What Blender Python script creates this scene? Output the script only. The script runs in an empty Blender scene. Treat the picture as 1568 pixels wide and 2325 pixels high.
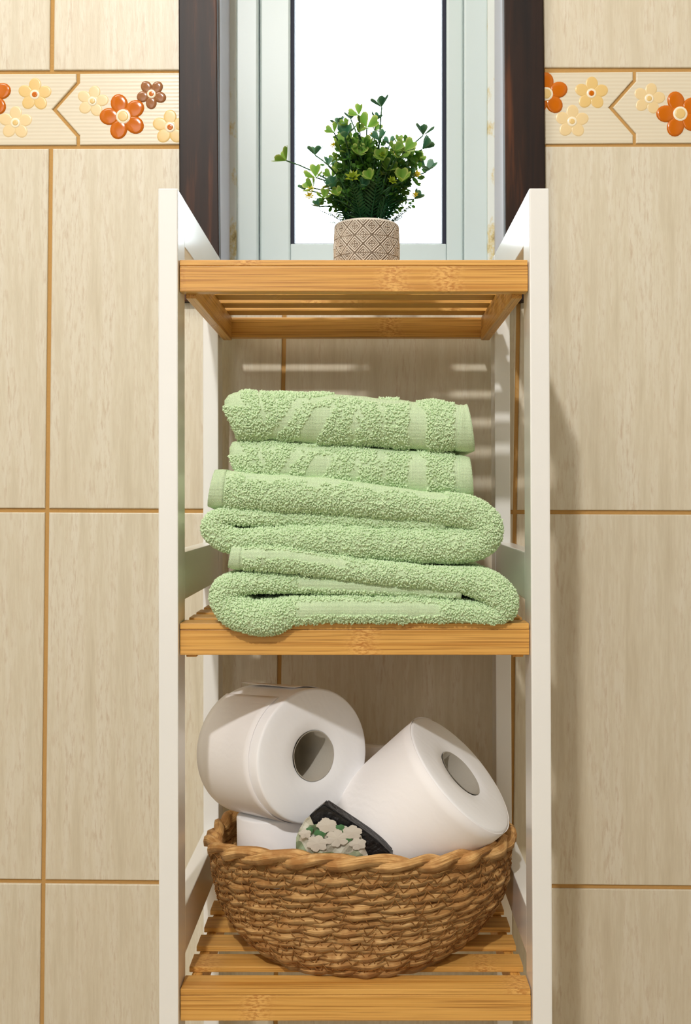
import bpy, bmesh, math, random
import numpy as np
from mathutils import Vector, Matrix

C = bpy.context.scene
COL = C.collection
RS = np.random.RandomState(7)
random.seed(7)

# ------------------------------------------------------------------ camera
CAMD = 0.88                     # camera stands 0.88 m in front of the rack's front plane (y = 0)
FPX = 2517.0                    # focal length in pixels of the 1568 x 2325 frame
VX, VY = 830.0, 1133.0          # where the optical axis meets the frame
cam_d = bpy.data.cameras.new('camera')
cam = bpy.data.objects.new('camera', cam_d)
COL.objects.link(cam)
cam.location = (0, -CAMD, 0)
cam.rotation_euler = (math.pi / 2, 0, 0)
cam_d.sensor_fit = 'VERTICAL'
cam_d.sensor_height = 36.0
cam_d.sensor_width = 24.0
cam_d.lens = FPX / 2325.0 * 36.0
cam_d.shift_x = -(VX - 784.0) / 2325.0
cam_d.shift_y = (VY - 1162.5) / 2325.0
cam_d.clip_start = 0.02
C.camera = cam

# ------------------------------------------------------------------ sky, lamps, exposure
FLOOR_Z, CEIL_Z = -0.80, 1.60
world = bpy.data.worlds.new('sky')
C.world = world
world.use_nodes = True
wb = world.node_tree.nodes['Background']
wb.inputs['Color'].default_value = (0.82, 0.91, 1.0, 1)
wb.inputs['Strength'].default_value = 9.0


def area_light(name, loc, target, size, power, color, shape='DISK'):
    d = bpy.data.lights.new(name, 'AREA')
    d.shape = shape
    d.size = size
    d.energy = power
    d.color = color
    o = bpy.data.objects.new(name, d)
    COL.objects.link(o)
    o.location = loc
    o.rotation_euler = (Vector(target) - Vector(loc)).to_track_quat('-Z', 'Y').to_euler()
    return o


# the bathroom's ceiling lamp, behind and above the camera, and a second, wider one to its left
area_light('ceiling_lamp_light', (-0.34, -1.75, 1.42), (0, 0.2, -0.15), 0.08, 26, (1.0, 0.97, 0.94))
area_light('ceiling_panel_light', (-0.62, -0.55, 1.38), (-0.35, 0.25, 0.1), 0.50, 5.2, (1.0, 0.95, 0.86))
# added soft fill behind the camera, brightens the rolls and rack fronts
l = area_light('front_fill_light', (-0.55, -2.30, 0.35), (0, 0, -0.1), 0.7, 7.5, (1.0, 0.99, 0.97), 'RECTANGLE')
l.data.size_y = 1.7
# sampling portal in the window opening (gives no light of its own)
pd = bpy.data.lights.new('window_portal', 'AREA')
pd.shape = 'RECTANGLE'
pd.size, pd.size_y = 0.20, 0.70
pd.cycles.is_portal = True
po = bpy.data.objects.new('window_portal', pd)
COL.objects.link(po)
po.location = (0.003, 0.435, 0.56)
po.rotation_euler = (-math.pi / 2, 0, 0)

C.view_settings.view_transform = 'Standard'
C.view_settings.look = 'None'
C.view_settings.exposure = 0.10
C.view_settings.gamma = 1.0
C.view_settings.use_curve_mapping = False
C.cycles.max_bounces = 10
C.cycles.diffuse_bounces = 6
C.cycles.transparent_max_bounces = 12


# ------------------------------------------------------------------ helpers
def P(px, py, d):
    """point seen at a pixel of the frame, at distance d from the camera plane"""
    return ((px - VX) / FPX * d, d - CAMD, (VY - py) / FPX * d)


def lin(r, g, b):
    f = lambda c: (c / 255 / 12.92) if c / 255 <= 0.04045 else ((c / 255 + 0.055) / 1.055) ** 2.4
    return (f(r), f(g), f(b), 1.0)


def mesh_from(name, verts, faces, mats, smooth=False, uvs=None, attr=None, face_mat=None):
    me = bpy.data.meshes.new(name)
    verts = np.asarray(verts, dtype=np.float64)
    if isinstance(faces, np.ndarray):
        n, k = faces.shape
        me.vertices.add(len(verts))
        me.vertices.foreach_set('co', verts.astype(np.float32).ravel())
        me.loops.add(n * k)
        me.loops.foreach_set('vertex_index', faces.astype(np.int32).ravel())
        me.polygons.add(n)
        me.polygons.foreach_set('loop_start', (np.arange(n) * k).astype(np.int32))
        me.update(calc_edges=True)
    else:
        me.from_pydata([tuple(v) for v in verts], [], [list(f) for f in faces])
    if smooth:
        me.polygons.foreach_set('use_smooth', np.ones(len(me.polygons), dtype=bool))
    for m in (mats if isinstance(mats, (list, tuple)) else [mats]):
        me.materials.append(m)
    if face_mat is not None:
        me.polygons.foreach_set('material_index', np.asarray(face_mat, dtype=np.int32))
    if uvs is not None:
        ul = me.uv_layers.new(name='UVMap')
        li = np.empty(len(me.loops), dtype=np.int32)
        me.loops.foreach_get('vertex_index', li)
        ul.data.foreach_set('uv', np.asarray(uvs, dtype=np.float32)[li].ravel())
    if attr is not None:
        for k, vals in attr.items():
            a = me.attributes.new(k, 'FLOAT', 'POINT')
            a.data.foreach_set('value', np.asarray(vals, dtype=np.float32))
    me.update()
    return me


def root_loc(o):
    l = Vector((0, 0, 0))
    while o is not None:
        l += o.location
        o = o.parent
    return l


def obj(name, verts, faces, mats, parent=None, smooth=False, origin=None, **kw):
    """one mesh object; its verts are given in world space, its origin is set to their middle"""
    verts = np.asarray(verts, dtype=np.float64)
    if origin is None:
        origin = (verts.min(0) + verts.max(0)) / 2
    origin = np.asarray(origin, dtype=np.float64)
    me = mesh_from(name, verts - origin, faces, mats, smooth, **kw)
    o = bpy.data.objects.new(name, me)
    COL.objects.link(o)
    if parent is not None:
        o.parent = parent
        o.location = Vector(origin) - root_loc(parent)
    else:
        o.location = Vector(origin)
    return o


def empty(name, loc):
    o = bpy.data.objects.new(name, None)
    o.empty_display_size = 0.05
    COL.objects.link(o)
    o.location = loc
    return o


def tag(o, label=None, cat=None, group=None, kind=None):
    if label: o['label'] = label
    if cat: o['category'] = cat
    if group: o['group'] = group
    if kind: o['kind'] = kind
    return o


BOXF = [(0, 1, 3, 2), (4, 6, 7, 5), (0, 4, 5, 1), (2, 3, 7, 6), (0, 2, 6, 4), (1, 5, 7, 3)]


def hexa(c8, bev=0.0, seg=2):
    """box from 8 corners ordered x(2) y(2) z(2); returns verts, faces with bevelled edges"""
    bm = bmesh.new()
    vs = [bm.verts.new(c) for c in c8]
    for f in BOXF:
        bm.faces.new([vs[i] for i in f])
    bmesh.ops.recalc_face_normals(bm, faces=bm.faces)
    if bev > 0:
        bmesh.ops.bevel(bm, geom=list(bm.edges), offset=bev, segments=seg, profile=0.6, affect='EDGES')
    bm.verts.index_update()
    V = [tuple(v.co) for v in bm.verts]
    F = [[v.index for v in f.verts] for f in bm.faces]
    bm.free()
    return V, F


def box(x0, x1, y0, y1, z0, z1, bev=0.0, seg=2):
    return hexa([(x, y, z) for x in (x0, x1) for y in (y0, y1) for z in (z0, z1)], bev, seg)


def join(parts):
    V, F = [], []
    for v, f in parts:
        n = len(V)
        V += list(v)
        F += [[i + n for i in q] for q in f]
    return V, F


def tube(pts, rad, sides=6, cap=True):
    pts = np.asarray(pts, dtype=float)
    n = len(pts)
    rad = np.broadcast_to(np.asarray(rad, dtype=float), (n,))
    tan = np.gradient(pts, axis=0)
    tan /= np.linalg.norm(tan, axis=1)[:, None] + 1e-12
    ref = np.array([0.0, 0.0, 1.0]) if abs(tan[0][2]) < 0.9 else np.array([0.0, 1.0, 0.0])
    V = []
    for i in range(n):
        a = np.cross(ref, tan[i]); a /= np.linalg.norm(a) + 1e-12
        b = np.cross(tan[i], a)
        ref = np.cross(a, tan[i]) * -1 if False else b
        for k in range(sides):
            t = 2 * math.pi * k / sides
            V.append(pts[i] + rad[i] * (math.cos(t) * a + math.sin(t) * b))
        ref = b
    F = []
    for i in range(n - 1):
        for k in range(sides):
            k2 = (k + 1) % sides
            F.append((i * sides + k, i * sides + k2, (i + 1) * sides + k2, (i + 1) * sides + k))
    if cap:
        F.append(tuple(range(sides))[::-1])
        F.append(tuple((n - 1) * sides + k for k in range(sides)))
    return V, F


def catmull(pts, n):
    """pts (k,m) -> n samples equally spaced along the first two columns' arc length"""
    p = np.asarray(pts, dtype=float)
    q = np.vstack([2 * p[0] - p[1], p, 2 * p[-1] - p[-2]])
    out = []
    for i in range(1, len(q) - 2):
        for t in np.linspace(0, 1, 24, endpoint=False):
            a, b, c, d = q[i - 1], q[i], q[i + 1], q[i + 2]
            out.append(0.5 * ((2 * b) + (c - a) * t + (2 * a - 5 * b + 4 * c - d) * t * t + (3 * b - a - 3 * c + d) * t ** 3))
    out.append(p[-1])
    out = np.array(out)
    s = np.concatenate([[0], np.cumsum(np.linalg.norm(np.diff(out[:, :2], axis=0), axis=1))])
    t = np.linspace(0, s[-1], n)
    return np.stack([np.interp(t, s, out[:, k]) for k in range(out.shape[1])], 1)


def vnoise(n, scale, seed):
    """smooth 1-D noise, n samples, 'scale' samples per knot"""
    r = np.random.RandomState(seed)
    k = int(n / scale) + 4
    kn = r.uniform(-1, 1, k)
    x = np.arange(n) / scale
    i = x.astype(int)
    t = x - i
    t = t * t * (3 - 2 * t)
    return kn[i] * (1 - t) + kn[i + 1] * t


# ------------------------------------------------------------------ materials
class NT:
    def __init__(self, name):
        self.m = bpy.data.materials.new(name)
        self.m.use_nodes = True
        self.t = self.m.node_tree
        self.n = self.t.nodes
        self.b = self.n['Principled BSDF']
        self.out = self.n['Material Output']

    def node(self, typ, **kw):
        n = self.n.new(typ)
        for k, v in kw.items():
            setattr(n, k, v)
        return n

    def link(self, a, b):
        self.t.links.new(a, b)

    def coords(self, scale=(1, 1, 1), kind='Object', rand=0.0, rot=(0, 0, 0)):
        tc = self.node('ShaderNodeTexCoord')
        mp = self.node('ShaderNodeMapping')
        mp.inputs['Scale'].default_value = scale
        mp.inputs['Rotation'].default_value = rot
        self.link(tc.outputs[kind], mp.inputs['Vector'])
        if rand:
            oi = self.node('ShaderNodeObjectInfo')
            mu = self.node('ShaderNodeMath', operation='MULTIPLY')
            mu.inputs[1].default_value = rand
            self.link(oi.outputs['Random'], mu.inputs[0])
            self.link(mu.outputs[0], mp.inputs['Location'])
        return mp.outputs['Vector']

    def noise(self, vec, scale=5.0, detail=4.0, rough=0.55):
        n = self.node('ShaderNodeTexNoise')
        n.inputs['Scale'].default_value = scale
        n.inputs['Detail'].default_value = detail
        n.inputs['Roughness'].default_value = rough
        self.link(vec, n.inputs['Vector'])
        return n.outputs['Fac']

    def ramp(self, fac, stops, interp='LINEAR'):
        r = self.node('ShaderNodeValToRGB')
        r.color_ramp.interpolation = interp
        e = r.color_ramp.elements
        while len(e) < len(stops):
            e.new(0.5)
        for q, (p, c) in zip(e, stops):
            q.position = p
            q.color = c if len(c) == 4 else (*c, 1)
        self.link(fac, r.inputs['Fac'])
        return r.outputs['Color']

    def mix(self, a, b, fac, blend='MIX'):
        m = self.node('ShaderNodeMix', data_type='RGBA', blend_type=blend)
        for s, v in ((m.inputs[6], a), (m.inputs[7], b), (m.inputs[0], fac)):
            if hasattr(v, 'links'):
                self.link(v, s)
            else:
                s.default_value = v
        return m.outputs[2]

    def math(self, op, a, b=0.0, clamp=False):
        m = self.node('ShaderNodeMath', operation=op, use_clamp=clamp)
        for s, v in zip(m.inputs, (a, b)):
            if hasattr(v, 'links'):
                self.link(v, s)
            else:
                s.default_value = v
        return m.outputs[0]

    def bump(self, h, dist=0.001, strength=1.0):
        bp = self.node('ShaderNodeBump')
        bp.inputs['Distance'].default_value = dist
        bp.inputs['Strength'].default_value = strength
        self.link(h, bp.inputs['Height'])
        self.link(bp.outputs['Normal'], self.b.inputs['Normal'])

    def set(self, color=None, rough=None, spec=None, **kw):
        if color is not None:
            if hasattr(color, 'links'):
                self.link(color, self.b.inputs['Base Color'])
            else:
                self.b.inputs['Base Color'].default_value = color if len(color) == 4 else (*color, 1)
        if rough is not None:
            self.b.inputs['Roughness'].default_value = rough
        if spec is not None:
            self.b.inputs['Specular IOR Level'].default_value = spec
        for k, v in kw.items():
            self.b.inputs[k].default_value = v
        return self.m


def plain(name, color, rough=0.6, spec=0.4, bump=None):
    t = NT(name)
    if bump:
        t.bump(t.noise(t.coords(), bump[0], 4), bump[1])
    v = t.noise(t.coords(), 9.0, 3)
    c = t.mix(color, tuple(0.9 * x for x in color[:3]) + (1,), t.math('MULTIPLY', v, 0.5))
    return t.set(c, rough, spec)


def m_tile():
    t = NT('beige_wall_tile')
    a = t.noise(t.coords((75, 75, 5.0), rand=9.0), 1.0, 6, 0.68)        # long vertical streaks
    b = t.noise(t.coords((330, 330, 48), rand=5.0), 1.0, 5, 0.68)        # short fine streaks
    c = t.noise(t.coords((7, 7, 3), rand=3.0), 1.0, 3)
    base = t.ramp(a, [(0.30, lin(201, 190, 165)), (0.48, lin(218, 210, 188)), (0.62, lin(225, 219, 201)), (0.78, lin(209, 198, 172))])
    fl = t.ramp(b, [(0.48, (0, 0, 0, 1)), (0.68, (1, 1, 1, 1))])
    fl2 = t.math('MULTIPLY', fl, t.math('MULTIPLY', t.ramp(a, [(0.4, (0, 0, 0, 1)), (0.62, (1, 1, 1, 1))]), 0.62))
    base = t.mix(base, lin(180, 150, 114), fl2)
    base = t.mix(base, lin(220, 204, 177), t.math('MULTIPLY', c, 0.35))
    t.bump(b, 0.0004, 0.35)
    return t.set(base, 0.36, 0.45)


def m_border():
    t = NT('cream_border_tile')
    w = t.node('ShaderNodeTexWave', wave_type='BANDS', bands_direction='Z')
    w.inputs['Scale'].default_value = 80.0
    w.inputs['Distortion'].default_value = 0.4
    t.link(t.coords(), w.inputs['Vector'])
    c = t.mix(lin(222, 211, 186), lin(228, 219, 197), w.outputs['Fac'])
    t.bump(w.outputs['Fac'], 0.00015, 0.4)
    return t.set(c, 0.28, 0.5)


def m_bamboo(name, axis, tint=1.0):
    t = NT(name)
    lo, hi = 2.5, 300.0
    sc = (lo, hi * 0.6, hi) if axis == 'x' else (hi * 0.6, lo, hi)
    a = t.noise(t.coords(sc, rand=11.0), 1.0, 3, 0.5)
    sc2 = (9, 900, 900) if axis == 'x' else (900, 9, 900)
    f = t.noise(t.coords(sc2, rand=7.0), 1.0, 2, 0.6)
    K = lambda r, g, b: tuple(tint * v for v in lin(r, g, b)[:3]) + (1,)
    base = t.ramp(a, [(0.28, K(190, 130, 56)), (0.45, K(216, 162, 82)), (0.6, K(226, 174, 94)), (0.8, K(200, 142, 66))])
    fib = t.ramp(f, [(0.50, (0, 0, 0, 1)), (0.70, (1, 1, 1, 1))])
    base = t.mix(base, K(152, 96, 38), t.math('MULTIPLY', fib, 0.72))
    # the knuckles of the cane: flecked cross bands
    tc = t.node('ShaderNodeTexCoord')
    sp = t.node('ShaderNodeSeparateXYZ')
    t.link(tc.outputs['Object'], sp.inputs[0])
    ax = sp.outputs['X' if axis == 'x' else 'Y']
    oi = t.node('ShaderNodeObjectInfo')
    vo = t.node('ShaderNodeTexVoronoi', voronoi_dimensions='1D', feature='F1')
    vo.inputs['Scale'].default_value = 5.0
    lay = t.noise(t.coords((4, 60, 60) if axis == 'x' else (60, 4, 60)), 1.0, 2)
    t.link(t.math('ADD', t.math('ADD', ax, t.math('MULTIPLY', oi.outputs['Random'], 3.0)), t.math('MULTIPLY', lay, 0.018)), vo.inputs['W'])
    band = t.ramp(vo.outputs['Distance'], [(0.0, (1, 1, 1, 1)), (0.085, (0, 0, 0, 1))])
    fle = t.noise(t.coords((260, 800, 800) if axis == 'x' else (800, 260, 800)), 1.0, 3, 0.6)
    flk = t.ramp(fle, [(0.42, K(176, 108, 46)), (0.56, K(240, 190, 112))])
    base = t.mix(base, flk, t.math('MULTIPLY', band, 0.6))
    t.bump(f, 0.0003, 0.35)
    return t.set(base, 0.38, 0.4)


def m_wood_dark():
    t = NT('dark_stained_wood')
    a = t.noise(t.coords((55, 55, 3.5), rand=4), 1.0, 5, 0.6)
    c = t.ramp(a, [(0.33, lin(22, 12, 7)), (0.56, lin(42, 23, 10)), (0.76, lin(98, 54, 22))])
    t.bump(a, 0.0005, 0.3)
    return t.set(c, 0.42, 0.22)


def m_towel(name, weave=False):
    t = NT(name)
    n = t.noise(t.coords(), 45.0, 3)
    n2 = t.noise(t.coords(), 900.0, 2)
    c = t.mix(lin(206, 229, 186), lin(222, 239, 205), n)
    c = t.mix(c, lin(184, 214, 162), t.math('MULTIPLY', n2, 0.5))
    if weave:
        w = t.node('ShaderNodeTexWave', wave_type='BANDS', bands_direction='X')
        w.inputs['Scale'].default_value = 330.0
        w.inputs['Distortion'].default_value = 1.0
        t.link(t.coords(), w.inputs['Vector'])
        w2 = t.node('ShaderNodeTexWave', wave_type='BANDS', bands_direction='Z')
        w2.inputs['Scale'].default_value = 330.0
        t.link(t.coords(), w2.inputs['Vector'])
        h = t.math('MULTIPLY', w.outputs['Fac'], w2.outputs['Fac'])
        t.bump(h, 0.0006, 0.8)
    t.set(c, 0.95, 0.1)
    t.b.inputs['Sheen Weight'].default_value = 0.12
    t.b.inputs['Sheen Roughness'].default_value = 0.6
    t.b.inputs['Sheen Tint'].default_value = lin(225, 240, 205)
    return t.m


def m_paper(name, tintc, emboss=True):
    t = NT(name)
    if emboss:
        n = t.noise(t.coords(), 420.0, 2)
        w = t.node('ShaderNodeTexWave', wave_type='BANDS', bands_direction='DIAGONAL')
        w.inputs['Scale'].default_value = 55.0
        w.inputs['Distortion'].default_value = 6.0
        w.inputs['Detail Scale'].default_value = 1.5
        t.link(t.coords(), w.inputs['Vector'])
        h = t.math('ADD', t.math('MULTIPLY', w.outputs['Fac'], 0.5), t.math('MULTIPLY', n, 0.6))
        t.bump(h, 0.0003, 0.3)
    t.set(tintc, 0.9, 0.15)
    t.b.inputs['Subsurface Weight'].default_value = 0.0
    return t.m


def m_straw(name, light=1.0):
    t = NT(name)
    uv = t.coords((20, 2.2, 1), kind='UV', rand=13)
    st = t.noise(uv, 1.0, 4, 0.6)                    # fibres running along the strand
    uv2 = t.coords((0.16, 0.05, 1), kind='UV', rand=31)
    bl = t.noise(t.coords((70, 70, 70), rand=3), 1.0, 3)
    K = lambda r, g, b: tuple(light * v for v in lin(r, g, b)[:3]) + (1,)
    c = t.ramp(st, [(0.25, K(128, 88, 46)), (0.42, K(190, 144, 86)), (0.58, K(218, 174, 114)), (0.8, K(234, 200, 148))])
    c = t.mix(c, K(170, 120, 66), t.ramp(bl, [(0.42, (0, 0, 0, 1)), (0.62, (0.9, 0.9, 0.9, 1))]))
    t.bump(st, 0.0016, 1.0)
    return t.set(c, 0.62, 0.3)


def m_pot():
    t = NT('relief_ceramic')
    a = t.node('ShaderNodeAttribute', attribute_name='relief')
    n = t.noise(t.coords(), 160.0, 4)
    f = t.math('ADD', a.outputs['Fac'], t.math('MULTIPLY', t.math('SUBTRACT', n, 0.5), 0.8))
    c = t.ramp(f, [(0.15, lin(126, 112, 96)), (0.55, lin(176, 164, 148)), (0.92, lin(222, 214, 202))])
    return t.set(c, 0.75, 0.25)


def m_leaf(name, body, edge, trans=0.45):
    t = NT(name)
    a = t.node('ShaderNodeAttribute', attribute_name='rim')
    oi = t.node('ShaderNodeObjectInfo')
    n = t.noise(t.coords(rand=5), 160.0, 2)
    f = t.math('ADD', a.outputs['Fac'], t.math('MULTIPLY', t.math('SUBTRACT', n, 0.5), 0.5), clamp=True)
    c = t.mix(body, edge, f)
    c = t.mix(c, tuple(0.55 * v for v in body[:3]) + (1,), t.math('MULTIPLY', oi.outputs['Random'], 0.5))
    t.set(c, 0.42, 0.4)
    tr = t.node('ShaderNodeBsdfTranslucent')
    t.link(c, tr.inputs['Color'])
    mx = t.node('ShaderNodeMixShader')
    mx.inputs[0].default_value = trans
    t.link(t.b.outputs[0], mx.inputs[1])
    t.link(tr.outputs[0], mx.inputs[2])
    t.link(mx.outputs[0], t.out.inputs['Surface'])
    return t.m


def m_caulk():
    t = NT('stained_sealant')
    n = t.noise(t.coords((30, 30, 22)), 1.0, 5, 0.65)
    c = t.ramp(n, [(0.52, lin(214, 220, 214)), (0.60, lin(205, 190, 140)), (0.70, lin(120, 96, 52))])
    return t.set(c, 0.6, 0.3)


def m_glass():
    t = NT('window_glass')
    tr = t.node('ShaderNodeBsdfTransparent')
    tr.inputs['Color'].default_value = (0.96, 0.98, 0.97, 1)
    gl = t.node('ShaderNodeBsdfGlossy')
    gl.inputs['Roughness'].default_value = 0.02
    fr = t.node('ShaderNodeFresnel')
    fr.inputs['IOR'].default_value = 1.45
    mx = t.node('ShaderNodeMixShader')
    t.link(fr.outputs[0], mx.inputs[0])
    t.link(tr.outputs[0], mx.inputs[1])
    t.link(gl.outputs[0], mx.inputs[2])
    t.link(mx.outputs[0], t.out.inputs['Surface'])
    return t.m


def m_floral():
    t = NT('crumpled_floral_paper')
    v = t.node('ShaderNodeTexVoronoi')
    v.inputs['Scale'].default_value = 95.0
    t.link(t.coords(), v.inputs['Vector'])
    c = t.ramp(v.outputs['Color'], [(0.25, lin(196, 194, 178)), (0.55, lin(206, 200, 184)), (0.72, lin(150, 160, 130)), (0.86, lin(84, 118, 78))], 'LINEAR')
    return t.set(c, 0.55, 0.4)


M = dict(
    tile=m_tile(), border=m_border(),
    grout=plain('mustard_grout', lin(196, 154, 94), 0.9, 0.1, (300, 0.0006)),
    bam_x=m_bamboo('bamboo_lengthwise', 'x'), bam_y=m_bamboo('bamboo_sideways', 'y'),
    lacquer=plain('white_lacquer', lin(240, 240, 236), 0.20, 0.5),
    wood=m_wood_dark(),
    plaster=plain('white_paint', lin(206, 206, 214), 0.5, 0.4, (90, 0.0004)),
    alu=plain('pale_window_frame', lin(198, 212, 210), 0.35, 0.5),
    gasket=plain('dark_gasket', lin(30, 34, 52), 0.6, 0.3),
    caulk=m_caulk(), glass=m_glass(),
    towel=m_towel('green_weave', True), pile=m_towel('green_terry'),
    paper=m_paper('white_tissue', lin(246, 245, 246)),
    paper_edge=m_paper('white_tissue_edge', lin(240, 241, 243)),
    sheet=m_paper('outer_tissue_sheet', lin(246, 243, 242)),
    card=plain('grey_cardboard', lin(176, 170, 158), 0.9, 0.1, (500, 0.0003)),
    straw=m_straw('seagrass'), straw_rim=m_straw('seagrass_rim', 1.08),
    thread=plain('brown_thread', lin(140, 96, 50), 0.8, 0.2),
    black=plain('black_film', lin(20, 20, 22), 0.32, 0.5, (240, 0.0012)),
    floral=m_floral(),
    petal_white=plain('printed_petal', lin(206, 200, 188), 0.5, 0.4),
    petal_green=plain('printed_leaf', lin(72, 118, 74), 0.5, 0.4),
    pot=m_pot(),
    soil=plain('dark_green_foam', lin(30, 42, 26), 0.9, 0.1),
    clover=m_leaf('variegated_leaf', lin(104, 160, 48), lin(214, 222, 130), 0.42),
    clover_dark=m_leaf('blue_green_leaf', lin(44, 108, 76), lin(150, 186, 146), 0.32),
    fern=m_leaf('fern_green', lin(30, 82, 48), lin(48, 106, 58), 0.25),
    sprig=m_leaf('sprig_green', lin(48, 106, 40), lin(112, 160, 58), 0.34),
    yellow=m_leaf('yellow_petal', lin(226, 200, 40), lin(238, 224, 90), 0.4),
    lime=m_leaf('lime_petal', lin(120, 150, 30), lin(176, 190, 50), 0.35),
    stem=plain('green_stem', lin(48, 84, 50), 0.6, 0.3),
    orange=plain('orange_glaze', lin(206, 108, 6), 0.12, 0.6),
    sand=plain('sand_glaze', lin(232, 198, 128), 0.3, 0.5),
    sand_pale=plain('pale_sand_glaze', lin(236, 210, 158), 0.3, 0.5),
    brown=plain('brown_glaze', lin(158, 104, 62), 0.12, 0.6),
    ring=plain('cream_glaze', lin(248, 236, 208), 0.2, 0.5),
    floor=plain('floor_tile', lin(190, 172, 140), 0.4, 0.4),
    room_paint=plain('room_paint', lin(176, 172, 164), 0.8, 0.2),
    ceil=plain('ceiling_paint', lin(238, 234, 226), 0.9, 0.1),
)

# ------------------------------------------------------------------ structure: the room
DW = 1.17                                   # distance of the tile faces
YW = DW - CAMD
XL, XR, YF = -0.95, 0.95, -2.40
for nm, b in (('floor', (XL, XR, YF, YW + 0.15, FLOOR_Z - 0.05, FLOOR_Z)),
              ('ceiling', (XL, XR, YF, YW + 0.15, CEIL_Z, CEIL_Z + 0.05)),
              ('wall_left', (XL - 0.05, XL, YF, YW + 0.15, FLOOR_Z, CEIL_Z)),
              ('wall_right', (XR, XR + 0.05, YF, YW + 0.15, FLOOR_Z, CEIL_Z)),
              ('wall_front', (XL, XR, YF - 0.05, YF, FLOOR_Z, CEIL_Z))):
    v, f = box(*b)
    o = obj(nm, v, f, M['floor'] if nm == 'floor' else M['ceil'] if nm == 'ceiling' else M['room_paint'])
    tag(o, kind='structure')

# window opening (pixels at the wall's distance)
OPL, OPR, OPB = 452.0, 1192.0, 640.0
OPT_Z = 0.98
xl, _, zb = P(OPL, OPB, DW)
xr = P(OPR, OPB, DW)[0]
yg, yb = YW + 0.0022, YW + 0.15
wall = obj('wall_back', *join([box(XL, xl, yg, yb, FLOOR_Z, CEIL_Z), box(xr, XR, yg, yb, FLOOR_Z, CEIL_Z),
                               box(xl, xr, yg, yb, FLOOR_Z, zb), box(xl, xr, yg, yb, OPT_Z, CEIL_Z)]), M['grout'])
tag(wall, kind='structure')


def offset_poly(poly, d):
    """inset a counter-clockwise polygon (list of xz) by d"""
    n = len(poly)
    out = []
    for i in range(n):
        p0, p1, p2 = (np.array(poly[(i + k) % n], float) for k in (-1, 0, 1))
        e1 = p1 - p0; e1 /= np.linalg.norm(e1)
        e2 = p2 - p1; e2 /= np.linalg.norm(e2)
        n1, n2 = np.array([-e1[1], e1[0]]), np.array([-e2[1], e2[0]])
        m = n1 + n2
        m /= max(1e-6, 1 + n1.dot(n2))
        out.append(p1 + m * d)
    return out


def tile_prism(poly_px, gap_px=4.6, y=YW):
    """tile outline in wall pixels (joint centre lines) -> prism with rounded front edge"""
    xz = [(P(a, b, DW)[0], P(a, b, DW)[2]) for a, b in poly_px]
    area = sum(xz[i][0] * xz[(i + 1) % len(xz)][1] - xz[(i + 1) % len(xz)][0] * xz[i][1] for i in range(len(xz)))
    if area < 0:
        xz = xz[::-1]
    g = gap_px / FPX * DW
    rings = [(g, y + 0.004), (g, y + 0.0010), (g + 0.0004, y + 0.0003), (g + 0.0012, y)]
    V, F = [], []
    n = len(xz)
    for off, yy in rings:
        V += [(q[0], yy, q[1]) for q in offset_poly(xz, off)]
    for r in range(3):
        for i in range(n):
            j = (i + 1) % n
            F.append((r * n + i, r * n + j, (r + 1) * n + j, (r + 1) * n + i))
    F.append(tuple(3 * n + i for i in range(n)))
    return V, F


# joint lines of the tiling, measured where they cross the frame: x = a - 0.0105 (y - 1160); y = a + b x
colx = lambda k, y: (106.5 + 531.0 * k) - 0.0105 * (y - 1160)
ROWS = [(-2360, 0), (-1516, 0), (-680, -0.003), (164, -0.0035), (333, -0.003), (1158.5, 0.0035), (2001, 0.0095), (2846, 0.012)]
rowy = lambda r, x: ROWS[r][0] + ROWS[r][1] * x


def joint(k, r):
    x = 106.5 + 531.0 * k
    for _ in range(3):
        y = rowy(r, x)
        x = colx(k, y)
    return (x, y)


CASL, CASR, CASB = 425.0, 1214.0, 665.0     # where tiles stop, under the window casing
for r in range(len(ROWS) - 1):
    if r == 3:
        continue
    for k in range(-3, 5):
        q = [joint(k, r), joint(k + 1, r), joint(k + 1, r + 1), joint(k, r + 1)]   # tl tr br bl
        (x0, yt), (x1, _), (x2, yb_), (x3, _) = q
        lim0, lim1 = VX - 0.945 / DW * FPX, VX + 0.945 / DW * FPX
        if x1 < lim0 + 60 or x0 > lim1 - 60:
            continue
        q = [(min(max(a, lim0), lim1), max(min(b, VY + 0.795 / DW * FPX), VY - 1.595 / DW * FPX)) for a, b in q]
        zt = (VY - yt) / FPX * DW
        win_top = VY - OPT_Z / DW * FPX - 40
        if x1 > CASL and x0 < CASR and yt < CASB and yb_ > win_top:
            if x0 < CASL and x1 > CASL:                       # left of the window
                if yb_ > CASB:
                    q = [q[0], (CASL, q[0][1]), (CASL, CASB), (q[1][0], CASB), q[2], q[3]]
                else:
                    q = [q[0], (CASL, q[0][1]), (CASL, q[3][1]), q[3]]
            elif x1 > CASR and x0 < CASR:                     # right of it
                if yb_ > CASB:
                    q = [(CASR, q[1][1]), q[1], q[2], q[3], (q[0][0], CASB), (CASR, CASB)]
                else:
                    q = [(CASR, q[1][1]), q[1], q[2], (CASR, q[2][1])]
            else:
                if yb_ > CASB:
                    q = [(q[0][0], CASB), (q[1][0], CASB), q[2], q[3]]
                else:
                    continue
        v, f = tile_prism(q)
        obj('tile', v, f, M['tile'], wall)


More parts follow.
